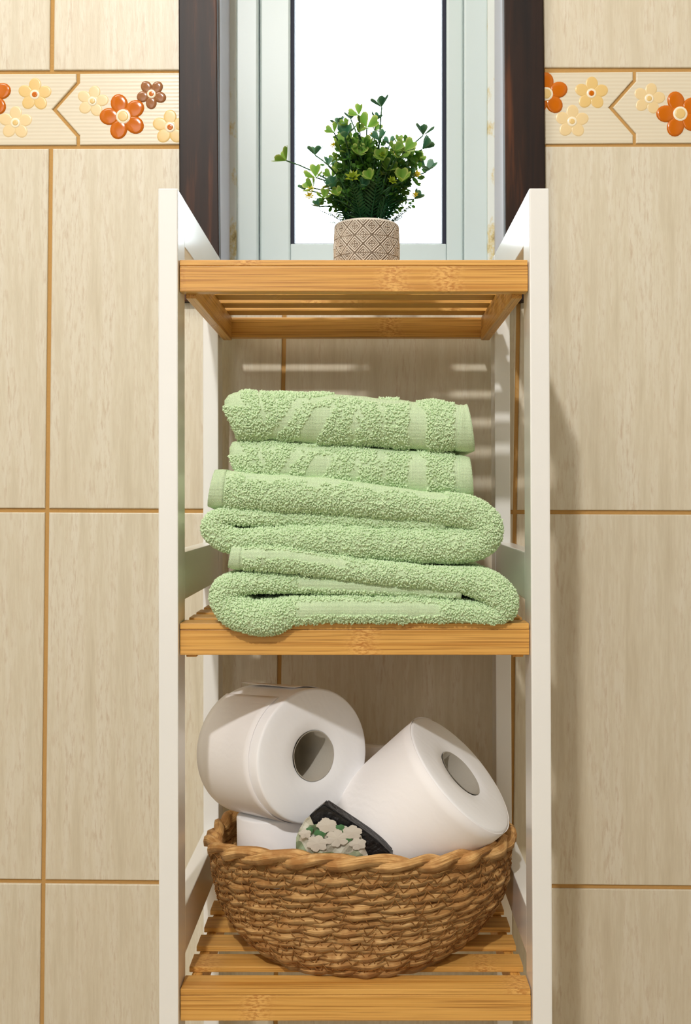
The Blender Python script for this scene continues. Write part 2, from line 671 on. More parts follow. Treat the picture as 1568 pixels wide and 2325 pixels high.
def flower(px, py, R, rot, mats, parent, height=0.0008, rr=0.30, rc=0.17, clip=None, y0=YW):
    """five-petalled relief flower glazed on a border tile; petals domed, a ring and a boss in its middle"""
    V, F, FM = [], [], []
    S = DW / FPX
    cx, _, cz = P(px, py, DW)

    def dome(ux, uz, a, b, ang, h, mi, base=0.0):
        n0 = len(V)
        NS = 18
        ca, sa = math.cos(ang), math.sin(ang)
        for fr, hh in ((1.0, -0.3), (0.95, 0.55), (0.75, 0.9), (0.4, 1.0)):
            for i in range(NS):
                t = 2 * math.pi * i / NS
                lx, lz = a * fr * math.cos(t), b * fr * math.sin(t)
                wx, wz = ux + lx * ca - lz * sa, uz + lx * sa + lz * ca
                if clip:
                    lo, hi = clip
                    wx = min(max(wx, P(lo, 0, DW)[0] - cx), P(hi, 0, DW)[0] - cx)
                V.append((cx + wx, y0 - base - h * hh, cz + wz))
        V.append((cx + ux if not clip else cx + min(max(ux, P(clip[0], 0, DW)[0] - cx), P(clip[1], 0, DW)[0] - cx), y0 - base - h, cz + uz))
        for r in range(3):
            for i in range(NS):
                j = (i + 1) % NS
                F.append((n0 + r * NS + i, n0 + r * NS + j, n0 + (r + 1) * NS + j, n0 + (r + 1) * NS + i)); FM.append(mi)
        for i in range(NS):
            F.append((n0 + 3 * NS + i, n0 + 3 * NS + (i + 1) % NS, n0 + 4 * NS)); FM.append(mi)

    R *= S
    for k in range(5):
        a = math.radians(rot) + 2 * math.pi * k / 5
        dome(math.cos(a) * R * 0.60, math.sin(a) * R * 0.58, R * 0.43, R * 0.375, a, height, 0)
    dome(0, 0, R * 0.44, R * 0.44, 0, height, 0)
    dome(0, 0, R * rr, R * rr, 0, 0.0004, 1, height * 0.85)
    dome(0, 0, R * rc, R * rc, 0, 0.0004, 2, height * 0.85 + 0.0003)
    return obj('flower', V, F, mats, parent, smooth=True, face_mat=FM)


def chevron(x, yt, yb, dx=-54):
    h = yb - yt
    return [(x, yt), (x, yt + 0.14 * h), (x + dx, yt + 0.5 * h), (x, yt + 0.86 * h), (x, yb)]


def border(x0, x1, cut0=None, cut1=None):
    yt0, yb0 = rowy(3, x0), rowy(4, x0)
    yt1, yb1 = rowy(3, x1), rowy(4, x1)
    L = chevron(x0, yt0, yb0) if cut0 is None else [(cut0, yt0), (cut0, yb0)]
    Rr = chevron(x1, yt1, yb1) if cut1 is None else [(cut1, yt1), (cut1, yb1)]
    v, f = tile_prism(L + Rr[::-1], 3.6)
    return obj('border_tile', v, f, M['border'], wall)


JB = 631.5
j0 = 177.0
bts = {}
bts['a'] = border(j0 - 2 * JB + 40, j0 - JB)
bts['b'] = border(j0 - JB, j0)
bts['c'] = border(j0, j0 + JB, cut1=CASL)
bts['d'] = border(j0 + JB, j0 + 2 * JB, cut0=CASR)
bts['e'] = border(j0 + 2 * JB, j0 + 3 * JB)
OR = [M['orange'], M['ring'], M['sand']]
SA = [M['sand'], M['ring'], M['orange']]
SP = [M['sand_pale'], M['ring'], M['sand']]
BR = [M['brown'], M['ring'], M['orange']]


def band_flowers(x, t, first, last, dy=0):
    """the motif of one border tile that starts at joint x (first) and ends at joint x + JB (last)"""
    if first:
        flower(x + 33, 230 + dy, 36, 78, SP, t, 0.00028)
        flower(x + 103, 265 + dy, 53, 35, OR, t, 0.0013, 0.32, 0.23)
        flower(x + 167, 214 + dy, 34, 52, BR, t, 0.0012)
        flower(x + 209, 289 + dy, 40, 90, SA, t, 0.0003, clip=(0, x + 245))
    if last:
        e = x + JB
        flower(e - 201, 217 + dy, 50, 20, OR, t, 0.0013, 0.32, 0.23)
        flower(e - 98, 215 + dy, 38, 88, SA, t, 0.0003)
        flower(e - 142, 279 + dy, 38, 88, SP, t, 0.00028)


band_flowers(j0 - JB, bts['b'], False, True)
band_flowers(j0, bts['c'], True, False)
band_flowers(j0 + JB, bts['d'], False, True, -3)
band_flowers(j0 + 2 * JB, bts['e'], True, False, -6)

# ------------------------------------------------------------------ structure: the window
win = empty('window_1', (P(821, 0, DW)[0], YW, zb))
tag(win, kind='structure')
DC0, DC1 = 1.159, DW + 0.004                 # wooden casing: front and back


def quad_px(p4, d0, d1, bev=0.0012):
    """prism from four frame pixels (tl tr br bl) at distance d0, straight back to d1"""
    c = [P(a, b, d0) for a, b in p4]
    tl, tr, br, bl = c
    y0, y1 = d0 - CAMD, d1 - CAMD
    c8 = []
    for (bot, top) in ((bl, tl), (br, tr)):
        for yy in (y0, y1):
            c8 += [(bot[0], yy, bot[2]), (top[0], yy, top[2])]
    return hexa(c8, bev)


TOPPX = VY - (OPT_Z + 0.03) / DC0 * FPX
obj('casing_board', *quad_px([(401, TOPPX), (482, TOPPX), (497.5, 600), (407, 600)], DC0, DC1), M['wood'], win)
obj('casing_board', *quad_px([(1137, TOPPX), (1222, TOPPX), (1240, 600), (1147, 600)], DC0, DC1), M['wood'], win)
obj('casing_board', *quad_px([(407, 600), (1240, 600), (1242, 684), (409, 684)], DC0, DC1), M['wood'], win)
obj('casing_board', *quad_px([(400, TOPPX - 90), (1224, TOPPX - 90), (1224, TOPPX), (400, TOPPX)], DC0, DC1), M['wood'], win)
# plastered reveal
DF = 1.262
ztop = OPT_Z
rl, rr_ = P(496, 0, 1.164)[0], P(1146, 0, 1.164)[0]
rb = P(0, 601, 1.164)[2]
yr0, yr1 = DC1 - CAMD, YW + 0.149
obj('reveal', *join([box(xl + 0.0005, rl, yr0, yr1, rb, ztop - 0.001), box(rr_, xr - 0.0005, yr0, yr1, rb, ztop - 0.001),
                     box(xl + 0.0005, xr - 0.0005, yr0, yr1, zb + 0.0005, rb)]), M['plaster'], win)
zt_ = ztop - 0.002
fb = rb + 0.0005


def barx(pa, pb, d, dd, z0, z1, name, mat, bev=0.001):
    xa, xb = P(pa, 0, d)[0], P(pb, 0, d)[0]
    return obj(name, *box(xa, xb, d - CAMD, d - CAMD + dd, z0, z1, bev), mat, win)


barx(516.5, 536, DF - 0.003, 0.02, fb, zt_, 'sealant', M['caulk'], 0.002)
barx(1106, 1125, DF - 0.003, 0.02, fb, zt_, 'sealant', M['caulk'], 0.002)
barx(534, 586, DF, 0.055, fb, zt_, 'frame_post', M['alu'], 0.0025)
barx(1053, 1108, DF, 0.055, fb, zt_, 'frame_post', M['alu'], 0.0025)
barx(534, 1108, DF + 0.004, 0.05, fb, P(0, 622, DF)[2], 'frame_sill', M['alu'], 0.002)
DS = 1.272
sz0 = P(0, 618, DS)[2]
gz = P(0, 553, DS)[2]
barx(589.5, 659, DS, 0.03, sz0, zt_, 'sash_post', M['alu'], 0.0025)
barx(1013, 1051, DS, 0.03, sz0, zt_, 'sash_post', M['alu'], 0.0025)
barx(659, 1013, DS + 0.0005, 0.029, sz0, gz, 'sash_rail', M['alu'], 0.0015)
barx(659, 668, DS + 0.004, 0.02, gz, zt_, 'gasket', M['gasket'], 0.0005)
barx(1003.5, 1013, DS + 0.004, 0.02, gz, zt_, 'gasket', M['gasket'], 0.0005)
barx(668, 1003.5, DS + 0.006, 0.018, gz, gz + 0.0016, 'gasket', M['gasket'], 0.0003)
barx(660, 1012, DS + 0.014, 0.004, gz, zt_, 'pane', M['glass'], 0.0)

# ------------------------------------------------------------------ the rack
rack = empty('storage_rack', (0, 0.1375, FLOOR_Z))
tag(rack, 'tall white rack with three slatted bamboo shelves, standing against the tiled wall under the window', 'rack')
TOPZ = 0.2468
XOL = lambda z: (358.6 - VX) / FPX * CAMD + (0.2468 - z) * 0.0010       # outer faces, a touch out of square as in the photo
XOR = lambda z: (1245.6 - VX) / FPX * CAMD + (0.2468 - z) * 0.0042
PW = 0.0156


def post(side, y0, y1):
    z0, z1 = FLOOR_Z, TOPZ
    if side < 0:
        xs = lambda z: (XOL(z), XOL(z) + PW)
    else:
        xs = lambda z: (XOR(z) - PW, XOR(z))
    c8 = []
    for i in (0, 1):
        for yy in (y0, y1):
            c8 += [(xs(z0)[i], yy, z0), (xs(z1)[i], yy, z1)]
    obj('post', *hexa(c8, 0.0011), M['lacquer'], rack)


PD = 0.034
for s in (-1, 1):
    post(s, 0.0, PD)
    post(s, 0.275 - PD, 0.275)
SHELF_Z = [0.1912, -0.0993, -0.3917]
for zi, z in enumerate(SHELF_Z):
    for s in (-1, 1):                        # white side rails between the posts, above each shelf
        z0, z1 = z + 0.0165, z + 0.0556
        c8 = []
        for i in (0, 1):
            for yy in (PD + 0.0004, 0.275 - PD - 0.0004):
                for zz in (z0, z1):
                    x = (XOL(zz) + (0.0002, PW - 0.0002)[i]) if s < 0 else (XOR(zz) - (PW - 0.0002, 0.0002)[i])
                    c8.append((x, yy, zz))
        obj('side_rail', *hexa(c8, 0.0009), M['lacquer'], rack)
    a, b = XOL(z) + PW + 0.0004, XOR(z) - PW - 0.0004
    shelf = empty('shelf', (0, 0, 0))
    shelf.parent = rack
    shelf.location = Vector((0, 0.1375, z)) - root_loc(rack)
    ST = 0.0047                              # slat thickness
    obj('front_board', *box(a, b, 0.006, 0.018, z - ST - 0.0207, z - ST - 0.0003, 0.0007), M['bam_x'], shelf)
    obj('back_board', *box(a + 0.002, b - 0.002, 0.256, 0.268, z - ST - 0.0207, z - ST - 0.0003, 0.0007), M['bam_x'], shelf)
    for s in (-1, 1):
        e = a + 0.003 if s < 0 else b - 0.0115
        obj('side_board', *box(e, e + 0.0085, 0.0182, 0.2558, z - ST - 0.0240, z - ST - 0.0003, 0.0007), M['bam_y'], shelf)
    for i in range(6):
        y0 = 0.006 + 0.0425 * i
        obj('slat', *box(a + 0.0004 * (i % 2), b - 0.0003 * ((i + 1) % 2), y0, y0 + 0.0262, z - ST, z, 0.0006), M['bam_x'], shelf)

# ------------------------------------------------------------------ towels
Z2 = SHELF_Z[1]


def terry(V, N, T, size, rs):
    """small bent loops of pile standing on points V with normals N; returns verts, quads"""
    n = len(V)
    L = size * rs.uniform(0.75, 1.15, n)
    r = size * 0.50 * rs.uniform(0.75, 1.2, n)
    d = N + T * rs.uniform(-0.5, 0.5, n)[:, None] + rs.normal(0, 0.30, (n, 3))
    d /= np.linalg.norm(d, axis=1)[:, None]
    ref = np.cross(d, rs.normal(0, 1, (n, 3)))
    ref /= np.linalg.norm(ref, axis=1)[:, None] + 1e-9
    bi = np.cross(d, ref)
    bend = rs.normal(0, 0.28, (n, 3))
    rings = [(-0.25, 0.80), (0.38, 1.0), (0.80, 0.82), (1.0, 0.25)]
    out = np.empty((n, 16, 3))
    for q, (h, s) in enumerate(rings):
        c = V + d * (L * h)[:, None] + bend * (L * h * max(h, 0))[:, None] * 0.5
        for k in range(4):
            a = math.pi / 2 * k
            out[:, q * 4 + k] = c + (ref * math.cos(a) + bi * math.sin(a)) * (r * s)[:, None]
    fq = []
    for q in range(3):
        for k in range(4):
            k2 = (k + 1) % 4
            fq.append((q * 4 + k, q * 4 + k2, q * 4 + 4 + k2, q * 4 + 4 + k))
    fq.append((12, 13, 14, 15))
    fq = np.array(fq)
    F = (fq[None] + (np.arange(n) * 16)[:, None, None]).reshape(-1, 4)
    return out.reshape(-1, 3), F


def ribbon(path, d0, yf, yb, step=0.0022, nose=0.85, rough=0.0015, seed=1):
    """path rows: px, py, half thickness px, extra setback mm -> grid (stations, section, 3)"""
    p = np.array(path, float)
    S = d0 / FPX
    q = np.stack([(p[:, 0] - VX) * S, (VY - p[:, 1]) * S, p[:, 2] * S, p[:, 3] * 0.001], 1)
    ln = np.sum(np.linalg.norm(np.diff(q[:, :2], axis=0), axis=1))
    n = int(ln / step) + 2
    g = catmull(q, n)
    tx = np.gradient(g[:, :2], axis=0)
    tx /= np.linalg.norm(tx, axis=1)[:, None] + 1e-9
    for _ in range(3):
        tx[1:-1] = (tx[:-2] + tx[1:-1] * 2 + tx[2:]) / 4
    tx /= np.linalg.norm(tx, axis=1)[:, None] + 1e-9
    nx = np.stack([-tx[:, 1], tx[:, 0]], 1)
    wob = vnoise(n, 9, seed) * rough + vnoise(n, 3, seed + 1) * rough * 0.4
    wh = 1 + vnoise(n, 7, seed + 2) * 0.06
    sec = []                                                   # (normal factor, y: 'frac nose', back fraction)
    nb = 22
    for k in range(nb):
        sec.append((1.0, None, 1 - k / nb))
    nn = 17
    for k in range(nn):
        a = math.pi / 2 - math.pi * k / (nn - 1)
        sec.append((math.copysign(abs(math.sin(a)) ** 0.85, math.sin(a)), 1 - math.cos(a), 0))
    for k in range(1, nb + 1):
        sec.append((-1.0, None, k / nb))
    G = np.empty((n, len(sec), 3))
    for j, (fn, fy, fb_) in enumerate(sec):
        h = g[:, 2] * wh
        r = np.minimum(h * nose, 0.020)
        y0 = yf + g[:, 3] + wob
        if fy is None:
            y = y0 + r + (yb - y0 - r) * fb_ ** 1.4
        else:
            y = y0 + r * fy
            if fy < 1:
                y = y0 + r * (1 - math.cos(math.asin(min(1, abs(fn)) * 0.999)))
        G[:, j, 0] = g[:, 0] + nx[:, 0] * h * fn
        G[:, j, 2] = g[:, 1] + nx[:, 1] * h * fn
        G[:, j, 1] = y
    return G


def clampz(A, floor_z):
    """what is over the shelf rests on it; what hangs out in front of the board may sag"""
    back = A[..., 1] > 0.0035
    A[..., 2] = np.where(back, np.maximum(A[..., 2], floor_z), A[..., 2])
    return A


def grid_faces(n, m):
    i, j = np.meshgrid(np.arange(n - 1), np.arange(m - 1), indexing='ij')
    a = (i * m + j).ravel()
    return np.stack([a, a + m, a + m + 1, a + 1], 1)


def towel(name, label, path, d0, yf, yb, hem, seed, mask=None, zmin=None, hem_end=None, size=0.00165, reach=0.05, pitch=0.00138, flat=None):
    G = ribbon(path, d0, yf, yb, seed=seed)
    if zmin is not None:
        G = clampz(G, zmin)
    n, m, _ = G.shape
    F = [tuple(q) for q in grid_faces(n, m)]
    F.append(tuple(range(m)))
    F.append(tuple((n - 1) * m + k for k in range(m))[::-1])
    body = obj(name, G.reshape(-1, 3), F, M['towel'], smooth=True)
    tag(body, label, 'towel', 'green towels folded on the middle shelf')
    # pile
    rs = np.random.RandomState(seed + 50)
    du = np.gradient(G, axis=0)
    dv = np.gradient(G, axis=1)
    N = np.cross(du, dv)
    N /= np.linalg.norm(N, axis=2)[..., None] + 1e-12
    cen = G[:, m // 2]
    if np.mean(N[:, m // 2, 1]) > 0:
        N = -N
    T = du / (np.linalg.norm(du, axis=2)[..., None] + 1e-12)
    A = np.linalg.norm(np.cross(du, dv), axis=2)
    lim = (G[..., 1] < yf + reach + 0.0)
    cnt = A[:-1, :-1] * lim[:-1, :-1] / pitch ** 2
    k = rs.poisson(cnt)
    ii, jj = np.nonzero(k)
    ii, jj = np.repeat(ii, k[ii, jj]), np.repeat(jj, k[ii, jj])
    a, b = rs.rand(len(ii)), rs.rand(len(ii))

    def smp(X):
        return (X[ii, jj] * ((1 - a) * (1 - b))[:, None] + X[ii + 1, jj] * (a * (1 - b))[:, None]
                + X[ii, jj + 1] * ((1 - a) * b)[:, None] + X[ii + 1, jj + 1] * (a * b)[:, None])
    V, NN, TT = smp(G), smp(N), smp(T)
    dd = V[:, 1] + CAMD
    px, py = VX + V[:, 0] / dd * FPX, VY - V[:, 2] / dd * FPX
    slen = np.linalg.norm(np.diff(cen[:, [0, 2]], axis=0), axis=1)
    s = np.concatenate([[0], np.cumsum(slen)])[ii] + a * 0.0022
    keep = s > hem
    if hem_end:
        keep &= s < (np.sum(slen) - hem_end)
    if mask is not None:
        keep &= mask(px, py, V)
    if flat is not None:
        keep &= ~flat(s / np.sum(slen), (jj + b) - (m - 1) / 2, NN, px, py)
    V, NN, TT = V[keep], NN[keep], TT[keep]
    if zmin is not None:
        ok = ~((V[:, 1] > 0.003) & (V[:, 2] < zmin + 0.0025) & (NN[:, 2] < -0.3))
        V, NN, TT = V[ok], NN[ok], TT[ok]
    tv, tf = terry(V, NN, TT, size, rs)
    if zmin is not None:
        tv[:, 2] = np.where(tv[:, 1] > 0.0045, np.maximum(tv[:, 2], zmin), tv[:, 2])
    pile = obj('terry_pile', tv, tf, M['pile'], body, smooth=True)
    pile['kind'] = 'stuff'
    # stitched hems at the ribbon's ends: a doubled band a little proud of the cloth
    for st, ln in ((0, hem), (1, hem_end)):
        if not ln:
            continue
        kk = max(2, int(ln / 0.0022))
        H = (G[:kk + 1] if st == 0 else G[-kk - 1:]).copy()
        HN = N[:kk + 1] if st == 0 else N[-kk - 1:]
        H = H + HN * 0.0005
        if zmin is not None:
            H = clampz(H, zmin)
        hn = H.shape[0]
        HF = [tuple(q) for q in grid_faces(hn, m)] + [tuple(range(m)), tuple((hn - 1) * m + q for q in range(m))[::-1]]
        obj('hem', H.reshape(-1, 3), HF, M['towel'], body, smooth=True)
    return body


TZ = Z2 + 0.0004
low = [(522, 1262, 26, 1), (545, 1266, 28, 0), (600, 1268, 28, 0), (660, 1272, 27, 0), (740, 1284, 26, 1), (830, 1297, 24, 1), (920, 1307, 24, 1),
       (1000, 1315, 26, 0), (1060, 1320, 30, 0), (1108, 1333, 34, 0), (1137, 1358, 36, 0), (1141, 1384, 33, 0), (1118, 1397, 27, 1),
       (1060, 1393, 26, 2), (980, 1389, 29, 2), (880, 1388, 31, 2), (780, 1387, 32, 2), (710, 1388, 33, 1), (660, 1392, 34, -1),
       (618, 1402, 37, -6), (575, 1402, 39, -6), (532, 1387, 38, -3), (508, 1360, 32, 0), (516, 1336, 28, 0), (560, 1325, 23, 1),
       (620, 1326, 20, 4), (720, 1330, 18, 6), (840, 1336, 16, 6), (950, 1343, 14, 6), (1048, 1348, 12, 5)]
towel('bath_towel', 'green bath towel at the bottom of the towel stack, lying on the bamboo shelf',
      low, 0.88, -0.003, 0.205, 0.011, 11, zmin=TZ, hem_end=0.004,
      flat=lambda f, j, N, x, y: ((f > 0.43) & (f < 0.60) & (np.abs(j - 1.2) < 2.3) & (x > 640)) | ((f > 0.80) & (np.abs(j + 1.0) < 2.6)) | ((f < 0.14) & (np.abs(j + 2.0) < 1.6)))
up = [(476, 1108, 40, 0), (500, 1112, 45, 0), (560, 1116, 45, 0), (640, 1120, 44, 0), (740, 1126, 42, 0), (850, 1137, 38, 0), (950, 1148, 36, 0), (1030, 1158, 36, 0),
      (1078, 1170, 38, 0), (1104, 1194, 38, 0), (1098, 1224, 38, 0), (1060, 1238, 38, 0), (980, 1239, 39, 0), (880, 1237, 38, 0),
      (780, 1232, 36, 0), (700, 1228, 33, 0), (620, 1225, 29, 0), (555, 1230, 27, 0), (512, 1224, 28, 0), (484, 1198, 30, 0),
      (502, 1176, 20, 1), (560, 1176, 16, 4), (660, 1180, 16, 7), (780, 1184, 15, 7), (900, 1190, 14, 7), (1012, 1194, 11, 7)]
towel('bath_towel', 'green bath towel second from the bottom, its folded layers curling at both ends',
      up, 0.882, 0.001, 0.20, 0.012, 23, hem_end=0.004,
      flat=lambda f, j, N, x, y: (f < 0.33) & (N[:, 2] > 0.62 + 0.12 * np.sin(x * 0.05) + 0.08 * np.sin(x * 0.13)) & (x > 510) & (x < 1010))


def hand_mask(shift_y, seed):
    rs = np.random.RandomState(seed)
    leaves = []

    def mk(px, py, V):
        y = py - shift_y
        wob = 5 * np.sin(px * 0.11 + y * 0.07) + 3 * np.sin(px * 0.23 - y * 0.19)
        flat = (px > 1031)                                                       # end border
        flat |= (px + wob * 0.6 > 927) & (px < 968) & (y > 45 - 0.5 * (968 - px) + wob)
        flat |= (px < 552 + wob) & (y < 38)
        flat |= (np.abs((px - 655) + (y - 60) * 0.75 + wob) < 13) & (y > 18)
        flat |= (np.abs((px - 722) + (y - 60) * 0.55 + wob) < 22) & (y > 38)
        flat |= (np.abs((px - 812) + (y - 60) * 0.35 - wob) < 5) & (y > 35)
        flat |= (np.abs((px - 868) - (y - 60) * 0.25 + wob) < 5) & (y > 35)
        flat |= (np.abs(y - 20 - 8 * np.sin(px * 0.03)) < 5) & (px > 690) & (px < 930)
        flat |= (np.abs((px - 596) - (y - 50) * 0.2) < 4) & (y < 70)
        return ~flat
    return mk


top1 = [(513, 945, 18, 9), (519, 942, 42, 5), (532, 940, 54, 2), (570, 942, 57, 0), (640, 944, 58, 0), (740, 950, 58, 0), (850, 955, 57, 0), (930, 963, 55, 0),
        (975, 965, 58, -1), (1000, 966, 57, 0), (1030, 967, 54, 1), (1055, 970, 55, 3), (1072, 968, 57, 3)]
top2 = [(523, 1052, 16, 9), (528, 1050, 36, 6), (540, 1046, 48, 3), (600, 1050, 50, 1), (700, 1056, 50, 1), (820, 1064, 50, 1), (930, 1073, 50, 1),
        (975, 1078, 53, 0), (1000, 1080, 52, 1), (1035, 1083, 50, 2), (1060, 1083, 48, 3), (1073, 1082, 45, 5)]
towel('hand_towel', 'green hand towel with leaf pattern, second from the top of the towel stack',
      top2, 0.892, 0.010, 0.185, 0.0, 37, mask=hand_mask(995, 2), hem_end=0.0125, reach=0.06)
towel('hand_towel', 'green hand towel with leaf pattern, topmost in the towel stack',
      top1, 0.892, 0.009, 0.185, 0.0, 41, mask=hand_mask(885, 3), hem_end=0.0125, reach=0.06)

# ------------------------------------------------------------------ basket
Z3 = SHELF_Z[2]
BX, BY = -0.0055, 0.124
bas = empty('wicker_basket', (BX, BY, Z3))
tag(bas, 'oval woven seagrass basket holding toilet rolls on the lowest bamboo shelf', 'basket')
NC = 13


def prof(u):
    """u 0 at the base .. 1 at the rim -> half width, half depth"""
    w = np.interp(u, [0, 0.07, 0.18, 0.4, 0.7, 1.0], [0.088, 0.099, 0.109, 0.122, 0.130, 0.133])
    dep = np.interp(u, [0, 0.07, 0.18, 0.4, 0.7, 1.0], [0.097, 0.101, 0.103, 0.106, 0.108, 0.108])
    return w, dep


def rim_z(th):
    """rim height round the basket; th 0 at +x, -pi/2 at the front"""
    fr = np.maximum(0, -np.sin(th)) ** 1.5
    return -0.2985 + 0.0105 * fr + 0.003 * np.sin(th) * (np.sin(th) > 0) + 0.0015 * np.cos(3 * th + 0.6)


def coil_center(u, th):
    w, dep = prof(u)
    ex = 2.25
    c, s = np.cos(th), np.sin(th)
    k = (np.abs(c) ** ex + np.abs(s) ** ex) ** (-1 / ex)
    sag = 1 + 0.012 * np.sin(2 * th + 5 * u) + 0.01 * np.sin(5 * th + 1.3)
    x = BX + w * c * k * sag
    y = BY + dep * s * k * sag
    z0 = Z3 + 0.0052
    z = z0 + (rim_z(th) - 0.006 - z0) * u
    return np.stack([x, y, z], -1)


def rope(u, turns, hr, rs_, ph, seed, nseg, name, mat, dz=0.0, dr=0.0):
    th = np.linspace(0, 2 * math.pi, nseg, endpoint=False)
    c = coil_center(u, th)
    out = c - np.array([BX, BY, 0])
    out[:, 2] = 0
    out /= np.linalg.norm(out, axis=1)[:, None]
    c = c + out * dr
    c[:, 2] += dz + 0.0007 * vnoise(nseg + 60, 42, seed + 31)[:nseg] * np.minimum(1, np.minimum(np.arange(nseg), nseg - np.arange(nseg)) / 20)
    c = c + out * (0.0008 * vnoise(nseg + 60, 30, seed + 47)[:nseg])[:, None]
    tan = np.roll(c, -1, 0) - np.roll(c, 1, 0)
    tan /= np.linalg.norm(tan, axis=1)[:, None]
    up = np.array([0, 0, 1.0])
    V, F, UV = [], [], []
    sides = 8
    nz = vnoise(nseg + 20, 14, seed)[:nseg]
    arc = np.concatenate([[0], np.cumsum(np.linalg.norm(np.diff(c, axis=0), axis=1))])
    for st in range(2):
        phi = turns * th + ph + st * math.pi + nz * 0.5
        ctr = c + (out * np.cos(phi)[:, None] + up * np.sin(phi)[:, None] * 0.92) * hr
        rad = rs_ * (1 + 0.24 * vnoise(nseg + 20, 9, seed + 7 + st)[:nseg])
        rad = rad * (1 + 0.10 * np.cos(phi * 2 + 0.5))
        n0 = len(V)
        for k in range(sides):
            a = 2 * math.pi * k / sides
            fl = 1.0 + 0.12 * math.sin(3 * a + seed)
            ring = ctr + (out * math.cos(a) + up * math.sin(a)) * (rad * fl)[:, None]
            V.append(ring)
            UV.append(np.stack([np.full(nseg, k / sides * 1.0 + st * 3.7), arc * 20 + st * 5], 1))
        for k in range(sides):
            k2 = (k + 1) % sides
            i = np.arange(nseg)
            j = (i + 1) % nseg
            b0, b1 = (st * sides + k) * nseg, (st * sides + k2) * nseg
            F.append(np.stack([b0 + i, b0 + j, b1 + j, b1 + i], 1))
    V = np.concatenate(V); F = np.concatenate(F); UV = np.concatenate(UV)
    return obj(name, V, F, mat, bas, smooth=True, uvs=UV)


for j in range(NC):
    u = j / NC
    rope(u, 13 + (j % 3), 0.0014, 0.0035, 1.7 * j, 100 + 13 * j, 380, 'coil', M['straw'])
rope(1.0, 12, 0.0030, 0.0047, 0.4, 400, 420, 'rim', M['straw_rim'], dz=0.0012, dr=0.0012)
# base disc of flat coils
th = np.linspace(0, 2 * math.pi, 96, endpoint=False)
V, F = [], []
rr = np.linspace(0.02, 0.97, 42)
w0, d0_ = prof(0.0)
for q, r in enumerate(rr):
    h = Z3 + 0.0030 + 0.0012 * math.cos(q * math.pi)
    V += [(BX + w0 * r * math.cos(t), BY + d0_ * r * math.sin(t), h) for t in th]
for q in range(41):
    for i in range(96):
        j = (i + 1) % 96
        F.append((q * 96 + i, q * 96 + j, (q + 1) * 96 + j, (q + 1) * 96 + i))
obj('base', V, F, M['straw'], bas, smooth=True, uvs=[(q[0] * 20, q[1] * 20) for q in V])
# zigzag sewing thread between the rows
SV, SF = [], []
for j in range(NC):
    u0, u1 = (j - 0.05) / NC, (j + 1.05) / NC
    nst = 128
    t0 = np.linspace(0, 2 * math.pi, nst, endpoint=False) + RS.normal(0, 0.010, nst) + 0.1 * j
    pts = []
    for i, t in enumerate(t0):
        u = (u0 if i % 2 else u1) + RS.normal(0, 0.010)
        p = coil_center(np.array(min(max(u, 0), 1.0)), np.array(t))
        o_ = np.array([p[0] - BX, p[1] - BY, 0]); o_ /= np.linalg.norm(o_)
        pts.append((p, o_))
    for i in range(nst):
        (p, oa), (q, ob) = pts[i], pts[(i + 1) % nst]
        if RS.rand() < 0.12:
            continue
        mid = (p + q) / 2 + (oa + ob) * 0.5 * 0.0055
        line = [p + oa * 0.0036, mid, q + ob * 0.0036]
        v, f = tube(line, 0.00042, 4, False)
        n0 = len(SV)
        SV += [tuple(x) for x in v]
        SF += [[a + n0 for a in g] for g in f]
st_ = obj('stitching', SV, SF, M['thread'], bas)
st_['kind'] = 'stuff'
# loose ends of straw sticking out of the weave
for (px, py, ang, ln, mt) in ((955, 2040, 0.3, 0.006, 'sand_pale'), (838, 2062, 0.9, 0.006, 'sand_pale')):
    d = 0.905
    x, y, z = P(px, py, d)
    dx, dz = math.cos(ang) * ln, math.sin(ang) * ln
    v, f = hexa([(x + dx * i - dz * k * 0.22, y - 0.004 * i * (1 - k) + 0.0012 * jj, z + dz * i + dx * 0.3 * k) for i in (0, 1) for jj in (0, 1) for k in (0, 1)], 0.0003)
    obj('straw_end', v, f, M[mt], bas)


